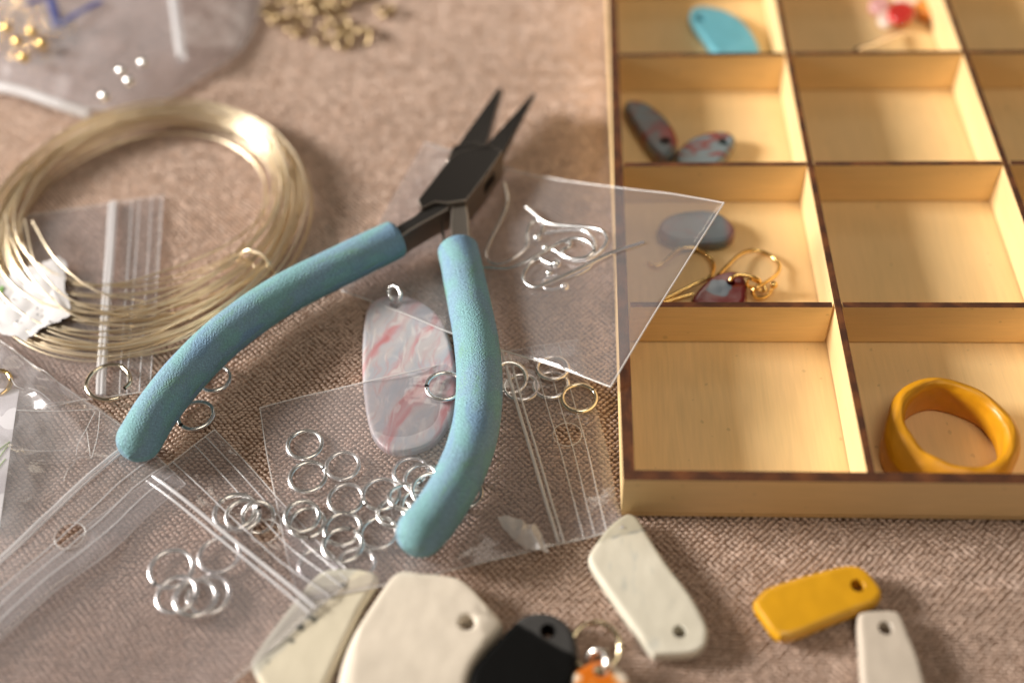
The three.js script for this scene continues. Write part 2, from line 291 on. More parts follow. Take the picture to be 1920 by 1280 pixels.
pendant('cream clay pendant with dark flecks along a grey layer, its end under a bag',
  c8([[455, 725], [560, 715], [680, 730], [722, 765], [700, 820], [640, 910], [565, 1070], [500, 1210], [440, 1330], [330, 1390], [190, 1370], [95, 1240], [82, 1190], [115, 1125], [240, 955], [370, 790]]), 0.1, 3.0, 1.2, null,
  clayMat((x, z) => { const e = x + 0.72 * z + 2.5 + 0.8 * N(x * 0.3, z * 0.3); let c = mix3([190, 186, 172], [214, 205, 182], sst(-0.5, 0.6, e)); const f = N(x * 0.55, z * 0.55, 4); c = mix3(c, [74, 76, 70], 0.95 * sst(1.6, 0.3, Math.abs(e)) * sst(0.12, 0.34, f)); return c; }, 0.4));
{
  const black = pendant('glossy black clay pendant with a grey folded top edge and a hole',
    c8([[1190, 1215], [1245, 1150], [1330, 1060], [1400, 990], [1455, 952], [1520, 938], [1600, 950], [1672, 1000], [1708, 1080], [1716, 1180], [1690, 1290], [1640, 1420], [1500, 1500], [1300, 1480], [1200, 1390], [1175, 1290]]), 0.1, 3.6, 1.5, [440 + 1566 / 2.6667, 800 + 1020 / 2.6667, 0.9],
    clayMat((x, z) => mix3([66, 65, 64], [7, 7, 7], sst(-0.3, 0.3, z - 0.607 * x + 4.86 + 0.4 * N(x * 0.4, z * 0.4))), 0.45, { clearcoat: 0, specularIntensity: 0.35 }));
}
// small orange and white piece on a jump ring with a hook curl
pendant('small orange and white clay bead hanging from the jump ring by the black pendant', [[1070, 1275], [1092, 1252], [1125, 1240], [1160, 1252], [1182, 1280], [1180, 1330], [1140, 1365], [1090, 1345]], 0.1, 3.4, 1.5, [1126, 1256, 0.7],
  clayMat((x, z) => mix3([206, 108, 18], [232, 216, 196], sst(-0.05, 0.18, fbm(x * 0.3 + 2, z * 0.3, 3) + 0.018 * (x * x + z * z) * 0.3 - 0.05)), 0.3), 'clay_bead');

// in the tray
const greyRed = (x, z) => { const s = fbm(x * 0.22 + 3, z * 0.22, 3); let c = [104, 98, 100]; c = mix3(c, [94, 112, 120], sst(0.0, 0.3, -s)); return mix3(c, [124, 46, 42], 0.85 * sst(0.06, 0.2, s)); };
const tealMat = clayMat(plain([98, 170, 186]), 0.5);
pendant('turquoise leaf shaped clay pendant in the rear corner compartment', c3([[378, 75], [398, 46], [452, 40], [545, 62], [625, 112], [680, 185], [705, 260], [660, 300], [580, 310], [500, 262], [438, 182], [396, 122]]), FLOOR + 0.1, 3.0, 1.2, [1140 + 424 / 2.4615, 82 / 2.4615, 1.1], tealMat);
pendant('long grey clay pendant with red tip, leaning on the side wall of the tray', c3([[74, 505], [108, 474], [182, 490], [262, 550], [312, 622], [322, 682], [292, 730], [240, 738], [198, 702], [128, 602]]), FLOOR + 0.1, 3.6, 1.6, [1140 + 264 / 2.4615, 648 / 2.4615, 0.9], clayMat((x, z) => { let c = greyRed(x + 20, z); return mix3(c, [156, 58, 48], sst(4.5, 2.0, Math.hypot(x - 4.4, z - 3.0))); }));
pendant('short grey and red clay pendant touching the long grey one', c3([[318, 760], [322, 705], [395, 645], [480, 620], [552, 622], [588, 652], [572, 695], [530, 752], [460, 800], [360, 800]]), FLOOR + 0.1, 3.2, 1.3, [1140 + 536 / 2.4615, 652 / 2.4615, 0.9], clayMat((x, z) => { const s = N(x * 0.3, z * 0.6, 2); return mix3([112, 126, 130], [126, 46, 40], 0.9 * sst(0.0, 0.22, s - 0.06 * (z + 1))); }));
pendant('blue grey oval clay pendant partly under the bag of ear hooks', cE([[196, 300], [250, 205], [400, 135], [600, 108], [760, 110], [885, 150], [992, 232], [1042, 315], [1012, 402], [905, 458], [720, 475], [560, 478], [420, 470], [280, 420], [205, 360]]), FLOOR + 0.1, 3.0, 1.3, null, clayMat((x, z) => mix3(mix3([94, 106, 112], [102, 86, 90], sst(0.0, 0.3, fbm(x * 0.2, z * 0.4, 3))), [136, 88, 84], sst(5, 7, Math.abs(x)) * 0.8)));
pendant('glossy maroon and blue clay pendant on gold ear hooks behind a tray divider', cE([[560, 1075], [640, 960], [760, 850], [880, 790], [1000, 772], [1110, 800], [1160, 880], [1172, 1000], [1150, 1130], [1000, 1240], [760, 1250], [600, 1170]]), FLOOR + 0.1, 3.4, 1.4, [1200 + 1000 / 5.817, 380 + 862 / 5.817, 0.6], clayMat((x, z) => mix3([104, 32, 30], [92, 106, 118], sst(-0.2, 0.3, 2.3 - Math.hypot((x + 0.6) * 0.9, z + 0.3) + 0.8 * N(x * 0.5, z * 0.5))), 0.16));
{
  const flower = thing('flower_charm', 'pink and white flower charm with red heart and orange petal in the tray', 'charm', P(1690, 30, FLOOR));
  const petal = (cx, cy, r, mat, h, t) => { const out = []; for (let i = 0; i < 10; i++) { const a = i / 10 * 2 * Math.PI; out.push(P(cx + r * Math.cos(a), cy + r * 0.72 * Math.sin(a), h)); } const [g, c] = slabGeo(out, t / 1000, t / 2400, null, 40); g.translate(c.x - flower.position.x, h / 1000 - flower.position.y, c.z - flower.position.z); return part('petal', g, mat, flower); };
  const pink = clayMat(plain([222, 170, 170])), white = clayMat(plain([232, 214, 200])), red = clayMat(plain([196, 44, 40])), orange = clayMat(plain([222, 138, 44]));
  petal(1648, 18, 20, pink, FLOOR + 0.1, 2.2); petal(1664, 44, 20, white, FLOOR + 0.1, 2.2); petal(1700, 4, 26, white, FLOOR + 0.1, 2.0); petal(1738, 26, 24, orange, FLOOR + 0.1, 2.2);
  petal(1688, 32, 25, red, FLOOR + 2.0, 2.0).name = 'heart';
  solo('wire_pin', wire([P(1606, 93, FLOOR + 7.5), P(1640, 82, FLOOR + 5), P(1668, 72, FLOOR + 2.4), P(1690, 62, FLOOR + 1)], 0.0006, 20), silver, null, 'thick silver wire pin propped on the divider beside the flower charm', 'pin');
}
// mustard finger ring standing flat in its compartment
{
  const at = P(1792, 798, FLOOR + 7.0), n = 96, prof = 20, pos = [], idx = [];
  const ring = solo('finger_ring', new THREE.BufferGeometry(), phys({ map: rep(colourMap(256, 256, (u, v) => { const k = 1 + 0.10 * tile(u, v, 1, (a, b) => fbm(a * 6, b * 6, 3)); return [206 * k, 142 * k, 14 * k]; }), 4, 2), roughness: 0.42, clearcoat: 0.25, clearcoatRoughness: 0.35, bumpMap: rep(lumpBump, 4, 3), bumpScale: 0.0004 }), new THREE.Vector3(at.x, FLOOR / 1000, at.z), 'thick mustard yellow clay finger ring lying flat in a front compartment', 'ring');
  const uv = [];
  for (let i = 0; i <= n; i++) {
    const a = i / n * 2 * Math.PI, cx = Math.cos(a), cz = Math.sin(a);                                   // cz > 0 faces the photographer
    const front = sst(0.1, 1, Math.cos(a - 2.05)), egg = 1 + 0.045 * Math.cos(2 * (a - 0.62));
    const ri = 0.0082 * egg + 0.0004 * N(cx * 1.5, cz * 1.5, 8), ro = (0.0108 + 0.0024 * front) * egg, hi = 0.0074 + 0.0005 * Math.cos(a - 4.0) + 0.0005 * N(cx * 1.7, cz * 1.7, 3), ho = hi - 0.0002 - 0.0024 * front, rb = ro - 0.0004 + 0.0006 * front;
    // profile: inside bottom, inside top, outside top, outside bottom, every corner rounded
    const c4 = [[ri + 0.0002, 0.0], [ri, hi], [ro - 0.0006, ho], [rb, 0.0]];
    const ps = new THREE.CatmullRomCurve3([[ri + 0.0006, 0], [ri + 0.0001, 0.0008], [ri, hi * 0.5], [ri, hi - 0.0007], [ri + 0.0006, hi], [(ri + ro) / 2, (hi + ho) / 2 + 0.0003], [ro - 0.0006, ho], [ro, ho - 0.0009], [(ro + rb) / 2, ho * 0.45], [rb, 0.0007], [rb - 0.0006, 0]].map(([r, y]) => new THREE.Vector3(r, y, 0)), true, 'centripetal').getPoints(prof);
    ps.forEach((p, k) => { pos.push(p.x * cx, Math.max(0, p.y), p.x * cz); uv.push(i / n, k / prof); });
  }
  for (let i = 0; i < n; i++) for (let k = 0; k < prof; k++) { const a = i * (prof + 1) + k, b = a + prof + 1; idx.push(a, a + 1, b, b, a + 1, b + 1); }
  const g = ring.geometry; g.setAttribute('position', new THREE.Float32BufferAttribute(pos, 3)); g.setAttribute('uv', new THREE.Float32BufferAttribute(uv, 2)); g.setIndex(idx);
  const w = mergeVertices(g.clone().deleteAttribute('uv'), 1e-7); g.computeVertexNormals();
}

// ---------------------------------------------------------------- plastic bags
const filmBump = greyMap(512, 512, (u, v) => 0.5 + 0.6 * tile(u, v, 1, (a, b) => fbm(a * 9, b * 9, 3)));
const film = phys({ color: lin(0.93, 0.92, 0.93), transmission: 0.94, roughness: 0.08, thickness: 0, ior: 1.5, side: THREE.DoubleSide, bumpMap: rep(filmBump, 30, 30), bumpScale: 0.00025 });
const ribMat = phys({ color: lin(0.95, 0.95, 0.96), transmission: 0.62, roughness: 0.16, thickness: 0, ior: 1.5, side: THREE.DoubleSide });
const seamMat = phys({ color: lin(0.96, 0.95, 0.94), transmission: 0.6, roughness: 0.2, thickness: 0, ior: 1.5, side: THREE.DoubleSide });
const cr = (a, b, c, d, t) => 0.5 * ((2 * b) + (c - a) * t + (2 * a - 5 * b + 4 * c - d) * t * t + (3 * b - a - 3 * c + d) * t * t * t);
// smooth sheet through a net of [photo x, photo y, height in mm]; u runs along each row, v from row to row
function sheet(net) {
  const g = net.map((row) => row.map(([x, y, h]) => P(x, y, h)));
  const nr = g.length, nc = g[0].length, at = (i, j, k) => {
    const w = (q, n) => (q < 0 ? [0, 1, 2] : q >= n ? [n - 1, n - 2, 2] : [q, q, 1]);
    const [i0, i1, a] = w(i, nr), [j0, j1, b] = w(j, nc), f = (r) => (b === 2 ? 2 * g[r][j0].getComponent(k) - g[r][j1].getComponent(k) : g[r][j0].getComponent(k));
    return a === 2 ? 2 * f(i0) - f(i1) : f(i0);
  };
  return (u, v) => {
    const x = clamp(u) * (nc - 1), y = clamp(v) * (nr - 1), j = Math.min(nc - 2, Math.floor(x)), i = Math.min(nr - 2, Math.floor(y)), s = x - j, t = y - i, o = [];
    for (let k = 0; k < 3; k++) { const r = [-1, 0, 1, 2].map((q) => cr(at(i + q, j - 1, k), at(i + q, j, k), at(i + q, j + 1, k), at(i + q, j + 2, k), s)); o.push(cr(r[0], r[1], r[2], r[3], t)); }
    return new THREE.Vector3(...o);
  };
}
function bag(label, net, o = {}) {
  const S = sheet(net), nu = o.nu ?? 110, nv = o.nv ?? 90, gap = (o.gap ?? 1.1) / 1000, amp = (o.amp ?? 0.16) / 1000, crinkle = (o.crinkle ?? 0) / 1000, sd = o.seed ?? 0;
  const origin = S(0.5, 0.5); origin.y = 0;
  const root = thing('zip_bag', label, 'plastic bag', origin);
  const wave = (p, k, u) => amp * (1.4 * fbm(p.x * 70 + sd, p.z * 70 + k * 9, 3)) + crinkle * sst(0.74, 0.5, u) * (0.5 - Math.abs(N(p.x * 55 + sd * 3, p.z * 75, k * 5)) * 2.2 - 0.6 * Math.abs(N(p.x * 140, p.z * 110 + sd, k)));
  const lift = (u, v) => Math.pow(clamp(Math.sin(Math.PI * clamp(u)) * Math.sin(Math.PI * clamp(v))), 0.35);
  const cache = new Map(), Sc = (u, v) => { const key = u * 4096 + v; let p = cache.get(key); if (!p) cache.set(key, p = S(u, v)); return p.clone(); };
  const surf = (u, v, k) => { const p = Sc(u, v); p.y += k * gap * lift(u, v) + (0.35 + 0.65 * k) * wave(p, k, u) * (o.flatEdge ? lift(u, v) : 1); p.y = Math.max(p.y, (0.30 + 0.25 * k) / 1000); return p; };
  const holes = (o.holes ?? []).map(([u, v, r]) => ({ c: S(u, v), r: r / 1000 }));
  const layer = (k, name) => {
    const pos = [], uv = [], idx = [];
    for (let j = 0; j <= nv; j++) for (let i = 0; i <= nu; i++) {
      const p = surf(i / nu, j / nv, k);
      for (const h of holes) { const dx = p.x - h.c.x, dz = p.z - h.c.z, d = Math.hypot(dx, dz), cell = 0.00075; if (Math.abs(d - h.r) < cell * 0.62 && d > 0) { p.x = h.c.x + dx / d * h.r; p.z = h.c.z + dz / d * h.r; } }
      pos.push(p.x - origin.x, p.y, p.z - origin.z); uv.push(p.x, p.z);
    }
    for (let j = 0; j < nv; j++) for (let i = 0; i < nu; i++) {
      const a = j * (nu + 1) + i, b = a + nu + 1;
      for (const t of [[a, b, a + 1], [a + 1, b, b + 1]]) {
        const mx = t.reduce((s, q) => s + pos[q * 3], 0) / 3 + origin.x, mz = t.reduce((s, q) => s + pos[q * 3 + 2], 0) / 3 + origin.z;
        if (!holes.some((h) => Math.hypot(mx - h.c.x, mz - h.c.z) < h.r * 0.99)) idx.push(...t);
      }
    }
    const g = new THREE.BufferGeometry(); g.setAttribute('position', new THREE.Float32BufferAttribute(pos, 3)); g.setAttribute('uv', new THREE.Float32BufferAttribute(uv, 2)); g.setIndex(idx); g.computeVertexNormals();
    return part(name, g, o.mat ?? film, root);
  };
  layer(0, 'back_film'); layer(1, 'front_film');
  const line = (name, list, r, mat, up = 0) => {
    const c = new THREE.CatmullRomCurve3(list.map(([u, v]) => { const p = surf(u, v, 1).sub(origin); p.y += up / 1000; return p; }), false, 'centripetal');
    return part(name, new THREE.TubeGeometry(c, 70, r / 1000, 6, false), mat, root);
  };
  const many = (f, n = 16) => Array.from({ length: n + 1 }, (_, i) => f(i / n));
  for (const e of o.seams ?? 'tbl') line('seam', many((t) => (e === 't' ? [t, 0] : e === 'b' ? [t, 1] : e === 'l' ? [0, t] : [1, t])), o.seamR ?? 0.13, seamMat);
  for (const z of o.zips ?? []) { const l = line('zip_rib', many((t) => [z[0], 0.004 + t * 0.992]), z[1], ribMat, z[1] * 0.3); l.name = z[1] > 0.25 ? 'zip_closure' : 'zip_rib'; }
  for (const h of holes) { const t = new THREE.TorusGeometry(h.r, 0.00009, 6, 40); t.rotateX(Math.PI / 2); const p = h.c.clone().sub(origin); const sx = surf((o.holes[0])[0], (o.holes[0])[1], 1).y; t.translate(p.x, sx + 0.0001, p.z); part('punch_hole_rim', t, seamMat, root); }
  return { root, surf, origin };
}
// bag of silver ear hooks, leaning on the tray rim
bag('clear zip bag of silver ear hooks resting on the tray rim under the pliers', [
  [[795, 268, 0.8], [900, 300, 1.0], [1010, 330, 4.6], [1150, 350, 11.2], [1250, 362, 15.4], [1358, 380, 19.0]],
  [[742, 360, 0.6], [850, 395, 0.9], [960, 425, 3.8], [1090, 448, 9.0], [1190, 464, 13.8], [1290, 488, 17.6]],
  [[690, 455, 0.6], [800, 485, 0.9], [905, 520, 3.4], [1030, 560, 7.6], [1120, 582, 11.4], [1216, 606, 15.4]],
  [[640, 545, 0.5], [745, 582, 3.2], [860, 630, 3.6], [980, 668, 6.0], [1062, 694, 9.0], [1145, 725, 11.8]],
], { gap: 1.2, amp: 0.22, seams: 'tbr', seamR: 0.17, seed: 3, nu: 130 });
// bag of jump rings under the other handle
bag('clear zip bag of silver jump rings lying flat under one pliers handle', [
  [[487, 765, 0.4], [600, 736, 0.6], [700, 712, 3.1], [790, 692, 3.2], [880, 672, 1.4], [985, 652, 1.0], [1085, 636, 1.0]],
  [[500, 850, 0.3], [610, 828, 0.4], [710, 808, 2.8], [800, 790, 3.0], [905, 770, 1.0], [1010, 748, 0.7], [1108, 728, 0.6]],
  [[520, 950, 0.3], [630, 928, 0.4], [735, 912, 0.4], [830, 894, 0.4], [935, 872, 0.4], [1040, 850, 0.6], [1136, 830, 0.4]],
  [[540, 1050, 0.6], [655, 1026, 0.5], [760, 1005, 0.4], [862, 984, 0.4], [965, 966, 0.4], [1065, 940, 0.5], [1154, 920, 0.4]],
  [[562, 1128, 3.2], [680, 1105, 3.4], [790, 1083, 3.6], [890, 1058, 1.6], [990, 1034, 0.6], [1086, 1012, 0.6], [1170, 988, 3.3]],
], { gap: 1.2, amp: 0.28, seams: 'tbl', seed: 11, nu: 140, nv: 100, zips: [[0.765, 0.36], [0.782, 0.24], [0.85, 0.13], [0.89, 0.13], [0.935, 0.13]], holes: [[0.885, 0.44, 2.6]] });
{
  const S = sheet([[[932, 968, 1.9], [960, 968, 2.6], [985, 978, 2.2]], [[945, 990, 2.0], [975, 992, 3.6], [1012, 990, 2.4]], [[962, 1012, 1.9], [990, 1016, 2.8], [1022, 1022, 2.1]], [[985, 1026, 1.8], [1005, 1030, 2.2], [1030, 1036, 1.9]]]);
  const g = new THREE.PlaneGeometry(1, 1, 40, 40), p = g.attributes.position, o = S(0.5, 0.5);
  for (let i = 0; i < p.count; i++) { const q = S(p.getX(i) + 0.5, p.getY(i) + 0.5); p.setXYZ(i, q.x - o.x, q.y - o.y + 0.0009 * (0.4 - Math.abs(N(q.x * 420, q.z * 260, 3)) * 2), q.z - o.z); }
  g.computeVertexNormals(); solo('plastic_scrap', g, phys({ color: lin(0.95, 0.93, 0.92), transmission: 0.55, roughness: 0.3, thickness: 0, ior: 1.5, side: THREE.DoubleSide }), o, 'crumpled milky scrap of plastic film on the ring bag beside its closure', 'plastic scrap');
}
// bag at the near corner with a few rings near its mouth
bag('clear zip bag with a punched hole and loose rings, pointing under the ring bag', [
  [[402, 806, 0.4], [343, 852, 0.4], [285, 893, 1.4], [170, 980, 0.6], [30, 1085, 0.4], [-130, 1205, 0.4]],
  [[465, 872, 0.4], [405, 918, 0.4], [362, 955, 1.4], [235, 1050, 0.6], [95, 1155, 0.4], [-65, 1275, 0.4]],
  [[530, 945, 0.4], [475, 992, 0.6], [438, 1018, 1.5], [310, 1122, 1.2], [170, 1228, 0.5], [10, 1345, 0.4]],
  [[590, 1010, 0.4], [540, 1055, 0.8], [515, 1080, 2.2], [385, 1188, 0.9], [245, 1295, 0.5], [85, 1415, 0.4]],
  [[660, 1078, 2.9], [630, 1112, 3.4], [592, 1142, 3.6], [470, 1250, 3.0], [325, 1370, 0.6], [160, 1490, 0.4]],
], { gap: 1.3, amp: 0.5, seams: 'tbl', seed: 23, zips: [[0.40, 0.38], [0.425, 0.26], [0.28, 0.13], [0.13, 0.13], [0.06, 0.13]], holes: [[0.165, 0.56, 2.4]] });
// crinkled bag with label and gold rings
const crinkled = bag('crinkled clear zip bag holding a white label and a gold ring', [
  [[0, 640, 1.2], [70, 690, 2.2], [140, 735, 2.4], [228, 795, 1.6], [288, 850, 1.2], [348, 908, 1.0]],
  [[-90, 700, 1.2], [-10, 760, 3.4], [70, 805, 4.2], [160, 862, 2.8], [222, 905, 1.8], [282, 958, 1.2]],
  [[-180, 765, 1.2], [-90, 830, 3.6], [-10, 880, 4.2], [85, 930, 2.6], [150, 972, 1.6], [205, 1035, 1.1]],
  [[-270, 830, 1.2], [-180, 900, 3.0], [-90, 960, 3.0], [5, 1010, 2.0], [68, 1050, 1.4], [110, 1105, 1.1]],
  [[-360, 900, 1.2], [-270, 980, 1.8], [-180, 1045, 1.8], [-85, 1090, 1.4], [-20, 1125, 1.2], [15, 1185, 1.0]],
  [[-450, 970, 1.2], [-360, 1060, 1.5], [-270, 1130, 1.4], [-170, 1170, 1.2], [-105, 1205, 1.1], [-70, 1265, 1.0]],
], { gap: 1.6, amp: 0.8, crinkle: 2.0, seams: 'tr', seed: 37, nu: 150, nv: 130, mat: phys({ color: lin(0.93, 0.92, 0.93), transmission: 0.87, roughness: 0.10, thickness: 0, ior: 1.5, side: THREE.DoubleSide }), zips: [[0.69, 0.34], [0.71, 0.24], [0.82, 0.13], [0.88, 0.13], [0.935, 0.13]], holes: [[0.845, 0.47, 2.6]] });
{
  const cz = crop(4.572, 0, 620), lvl = [3.2, 3.4, 3.0, 2.8, 2.8, 2.8, 2.6];
  [[[290, 670], [520, 630], [730, 580]], [[130, 680], [470, 688], [815, 672]], [[812, 690], [742, 830], [660, 985], [650, 1070]], [[740, 850], [755, 960], [772, 1085]], [[852, 690], [832, 900], [782, 1092]], [[620, 1112], [700, 1082], [782, 1094]], [[640, 1120], [580, 1190], [540, 1285]], [[110, 1010], [330, 1030], [600, 1020]], [[240, 490], [330, 520], [430, 600]], [[90, 400], [130, 470], [200, 500]]]
    .forEach((l) => part('crease', wire(cz(l).map(([x, y], i) => P(x, y, lvl[i] + 1.2).sub(crinkled.origin)), 0.00007, 30, 5), seamMat, crinkled.root));
}
// bag under the wire coil
bag('clear zip bag with a tall white closure lying under the coil of wire', [
  [[-260, 452, 0.5], [-130, 432, 0.5], [0, 412, 0.5], [110, 396, 0.5], [212, 380, 0.7], [306, 366, 0.5]],
  [[-275, 545, 0.5], [-140, 530, 0.5], [-8, 512, 0.5], [104, 500, 0.5], [207, 484, 0.7], [300, 470, 0.5]],
  [[-290, 650, 0.5], [-155, 635, 0.5], [-18, 622, 0.5], [95, 612, 0.5], [198, 600, 0.7], [292, 590, 0.5]],
  [[-310, 800, 0.4], [-170, 785, 0.4], [-30, 768, 0.4], [85, 758, 0.4], [188, 746, 0.6], [282, 733, 0.4]],
], { gap: 0.9, amp: 0.18, seams: 'tb', seed: 41, nu: 120, zips: [[0.795, 0.62], [0.81, 0.62], [0.875, 0.12], [0.905, 0.12], [0.955, 0.12], [0.997, 0.12]] });
// blurred bag of gold findings at the far corner
const hazy = bag('hazy clear zip bag with blue pen marks and gold findings behind the coil', [
  [[-200, -140, 0.8], [0, -150, 3.4], [180, -160, 5.0], [360, -160, 4.8], [560, -150, 1.6]],
  [[-200, -30, 0.8], [0, -40, 5.6], [170, -44, 7.4], [340, -40, 6.4], [500, -20, 1.6]],
  [[-200, 60, 0.8], [0, 50, 5.8], [150, 50, 7.2], [310, 60, 6.0], [452, 90, 1.4]],
  [[-200, 130, 0.8], [-20, 120, 4.2], [120, 130, 5.2], [250, 140, 4.2], [350, 160, 1.2]],
  [[-200, 170, 0.8], [-30, 166, 2.4], [90, 190, 2.6], [190, 206, 2.2], [272, 214, 0.9]],
], { gap: 1.6, amp: 0.6, crinkle: 1.1, seams: 'br', seamR: 0.22, seed: 53, mat: phys({ color: lin(0.93, 0.92, 0.94), transmission: 0.88, roughness: 0.2, thickness: 0, ior: 1.5, side: THREE.DoubleSide, bumpMap: rep(filmBump, 30, 30), bumpScale: 0.0003 }) });
{
  const strip = (list, r) => { const g = wire(list.map((a) => P(...a).sub(hazy.origin)), r, 30, 10); part('folded_closure', g, ribMat, hazy.root); };
  strip([[318, -60, 8.8], [326, 0, 8.6], [334, 60, 7.6], [340, 108, 6.2]], 0.0013);
  strip([[-30, 158, 4.4], [40, 172, 4.8], [110, 196, 4.4], [165, 214, 3.2]], 0.0014);
}

// ---------------------------------------------------------------- jump rings
const ringGeo = (R, r, gap) => { const g = new THREE.TorusGeometry(R, r, 12, 72, 2 * Math.PI - gap); g.rotateX(Math.PI / 2); return g; };
const ringShapes = [ringGeo(0.00305, 0.00044, 0.09), ringGeo(0.0031, 0.00044, 0.20), ringGeo(0.003, 0.00044, 0.06)];
let ringTurn = 0;
function jumpRing(px, py, mm, label, group, mat = silver, tilt = 0, tdir = 0, scale = 1) {
  const m = solo('jump_ring', ringShapes[ringTurn++ % 3], mat, P(px, py, mm), label, 'jump ring', group);
  m.rotation.set(tilt * Math.cos(tdir), rr(0, 6.28), tilt * Math.sin(tdir)); m.scale.setScalar(scale * rr(0.95, 1.05)); m.scale.z *= rr(0.96, 1.04); return m;
}
const inBag = 'silver jump ring spread out inside the flat ring bag', inBagG = 'jump rings in the flat ring bag';
for (const [x, y, h, t] of c8([[350, 90, 1, 0], [366, 252, 1, 0], [540, 196, 1, 0], [556, 362, 1, 0], [360, 482, 1, 0], [336, 448, 1, 0], [540, 512, 1, 0], [540, 592, 1, 0], [410, 688, 1, 0], [606, 690, 1, 0], [732, 338, 1, 0], [720, 532, 1, 0]]).map(([x, y], i) => [x, y, i === 5 || i === 7 ? 1.5 : 0.85, i === 5 ? 0.12 : 0])) jumpRing(x, y, h, inBag, inBagG, silver, t, rr(0, 6));
const heap = 'silver jump ring heaped beside the pliers handle inside the ring bag', heapG = 'heaped jump rings in the ring bag';
for (const [x, y, h, t] of [[770, 884, 1.0, 0.1], [789, 898, 1.7, 0.25], [740, 961, 1.0, 0.06], [762, 932, 1.6, 0.2], [806, 918, 1.4, 0.2], [786, 945, 1.2, 0.1]]) jumpRing(x, y, h, heap, heapG, silver, t, rr(0, 6));
jumpRing(871, 925, 1.0, 'silver jump ring peeking out behind the tail of the pliers handle', null);
jumpRing(833, 724, 4.0, 'silver jump ring lying above the marbled pendant', null, silver, 0, 0, 1.12);
for (const [x, y, h, t] of [[956, 708, 1.6, 0.3], [978, 726, 1.0, 0.05], [1033, 722, 1.0, 0.05], [1036, 690, 1.6, 0.1]]) jumpRing(x, y, h, 'silver jump ring between the zip ribs of the ring bag and the hook bag', 'rings between the two bags', silver, t, rr(0, 6));
jumpRing(1086, 746, 1.2, 'brassy silver jump ring lying near the tray wall', null, std({ color: lin(0.86, 0.78, 0.6), metalness: 1, roughness: 0.16 }));
const cornerL = 'silver jump ring inside the bag with loose rings', cornerG = 'loose rings in the corner bag';
for (const [x, y, h, t] of [[321, 1067, 1.0, 0], [411, 1041, 1.0, 0], [331, 1115, 1.4, 0.08], [391, 1116, 1.0, 0], [366, 1121, 1.6, 0.1]]) jumpRing(x, y, h, cornerL, cornerG, silver, t, rr(0, 6), 1.12);
for (const [x, y, h, t, k] of [[440, 960, 1.1, 0, 1.1], [455, 966, 1.6, 0.1, 0.95], [484, 970, 1.4, 0.7, 0.9]]) jumpRing(x, y, h, 'silver jump ring lapped over others across the punched hole', 'rings across the punched hole', silver, t, 0.2, k);
jumpRing(402, 710, 0.5, 'silver jump ring on bare cloth half under the pliers handle', null).rotation.y = 2;
jumpRing(367, 779, 0.5, 'silver jump ring on bare cloth with its cut end showing', null, silver, 0, 0, 1.08).rotation.y = -2.4;
{
  // oval sprung open ring
  const pts = [[223, 745], [200, 750], [172, 742], [161, 722], [172, 700], [196, 686], [222, 685], [240, 700], [243, 716], [233, 728]].map(([x, y], i) => P(x, y, 1.3 + 0.12 * i));
  solo('open_ring', wire(pts, 0.00042, 80, 10), std({ color: lin(0.78, 0.70, 0.55), metalness: 1, roughness: 0.15 }), null, 'oval brassy ring sprung open beside the white closure', 'open ring');
}
// ring and hook curl on the orange bead, ring through the marbled pendant
solo('jump_ring', ringGeo(0.0038, 0.00038, 0.05), std({ color: lin(0.84, 0.74, 0.5), metalness: 1, roughness: 0.18 }), P(1117, 1212, 2.4), 'brassy jump ring linking the orange bead beside the black pendant', 'jump ring').rotation.set(0.1, 1, 0.2);
solo('wire_loop', wire([[1105, 1232], [1112, 1222], [1122, 1219], [1132, 1224], [1138, 1236], [1137, 1250], [1130, 1260]].map(([x, y], i) => P(x, y, 3 + [0, 0.8, 1.3, 1.5, 1.4, 1.0, -1][i])), 0.00055, 50, 9), std({ color: lin(0.9, 0.86, 0.8), metalness: 1, roughness: 0.22 }), null, 'silver wire curl threaded through the orange bead', 'wire loop');
solo('wire_loop', wire([[742, 572, 1.4], [748, 566, 3.0], [751, 552, 4.2], [746, 540, 4.6], [736, 536, 4.4], [729, 545, 3.6], [733, 560, 3.0], [738, 570, 1.8]].map((a) => P(...a)), 0.0004, 50, 9), silver, null, 'silver wire loop through the hole of the marbled pendant', 'wire loop');

// ---------------------------------------------------------------- ear hooks
function earHook(label, px, heights, r, mat, ball, group) {
  const pts = px.map(([x, y], i) => P(x, y, Array.isArray(heights) ? heights[Math.min(i, heights.length - 1)] : heights(x, y)));
  const root = thing('ear_hook', label, 'ear hook', pts[0], group), o = root.position;
  part('wire', wire(pts.map((p) => p.clone().sub(o)), r, 130, 9), mat, root);
  if (ball) { const b = new THREE.SphereGeometry(ball[2] / 1000, 20, 14), q = P(ball[0], ball[1], typeof heights === 'function' ? heights(ball[0], ball[1]) : heights[0]); b.translate(q.x - o.x, q.y - o.y, q.z - o.z); part('ball', b, mat, root); }
  return root;
}
const hookH = (x, y) => 4.6 + (x - 950) * 0.0335 - (y - 440) * 0.006;                 // the slope of the bag that holds them
const lay = (d) => (x, y) => hookH(x, y) + d;
const bl = ([x, y], r) => [880 + x / 5.333, 320 + y / 5.333, r];
earHook('silver ear hook with a wide open curve, outermost in the hook bag', cB([[350, 130], [380, 320], [320, 480], [200, 720], [165, 820], [190, 900], [270, 935], [400, 900], [520, 820], [580, 740], [580, 620], [620, 530], [690, 495], [740, 530], [730, 600], [700, 660]]), lay(0.3), 0.00042, silver, bl([682, 672], 0.9));
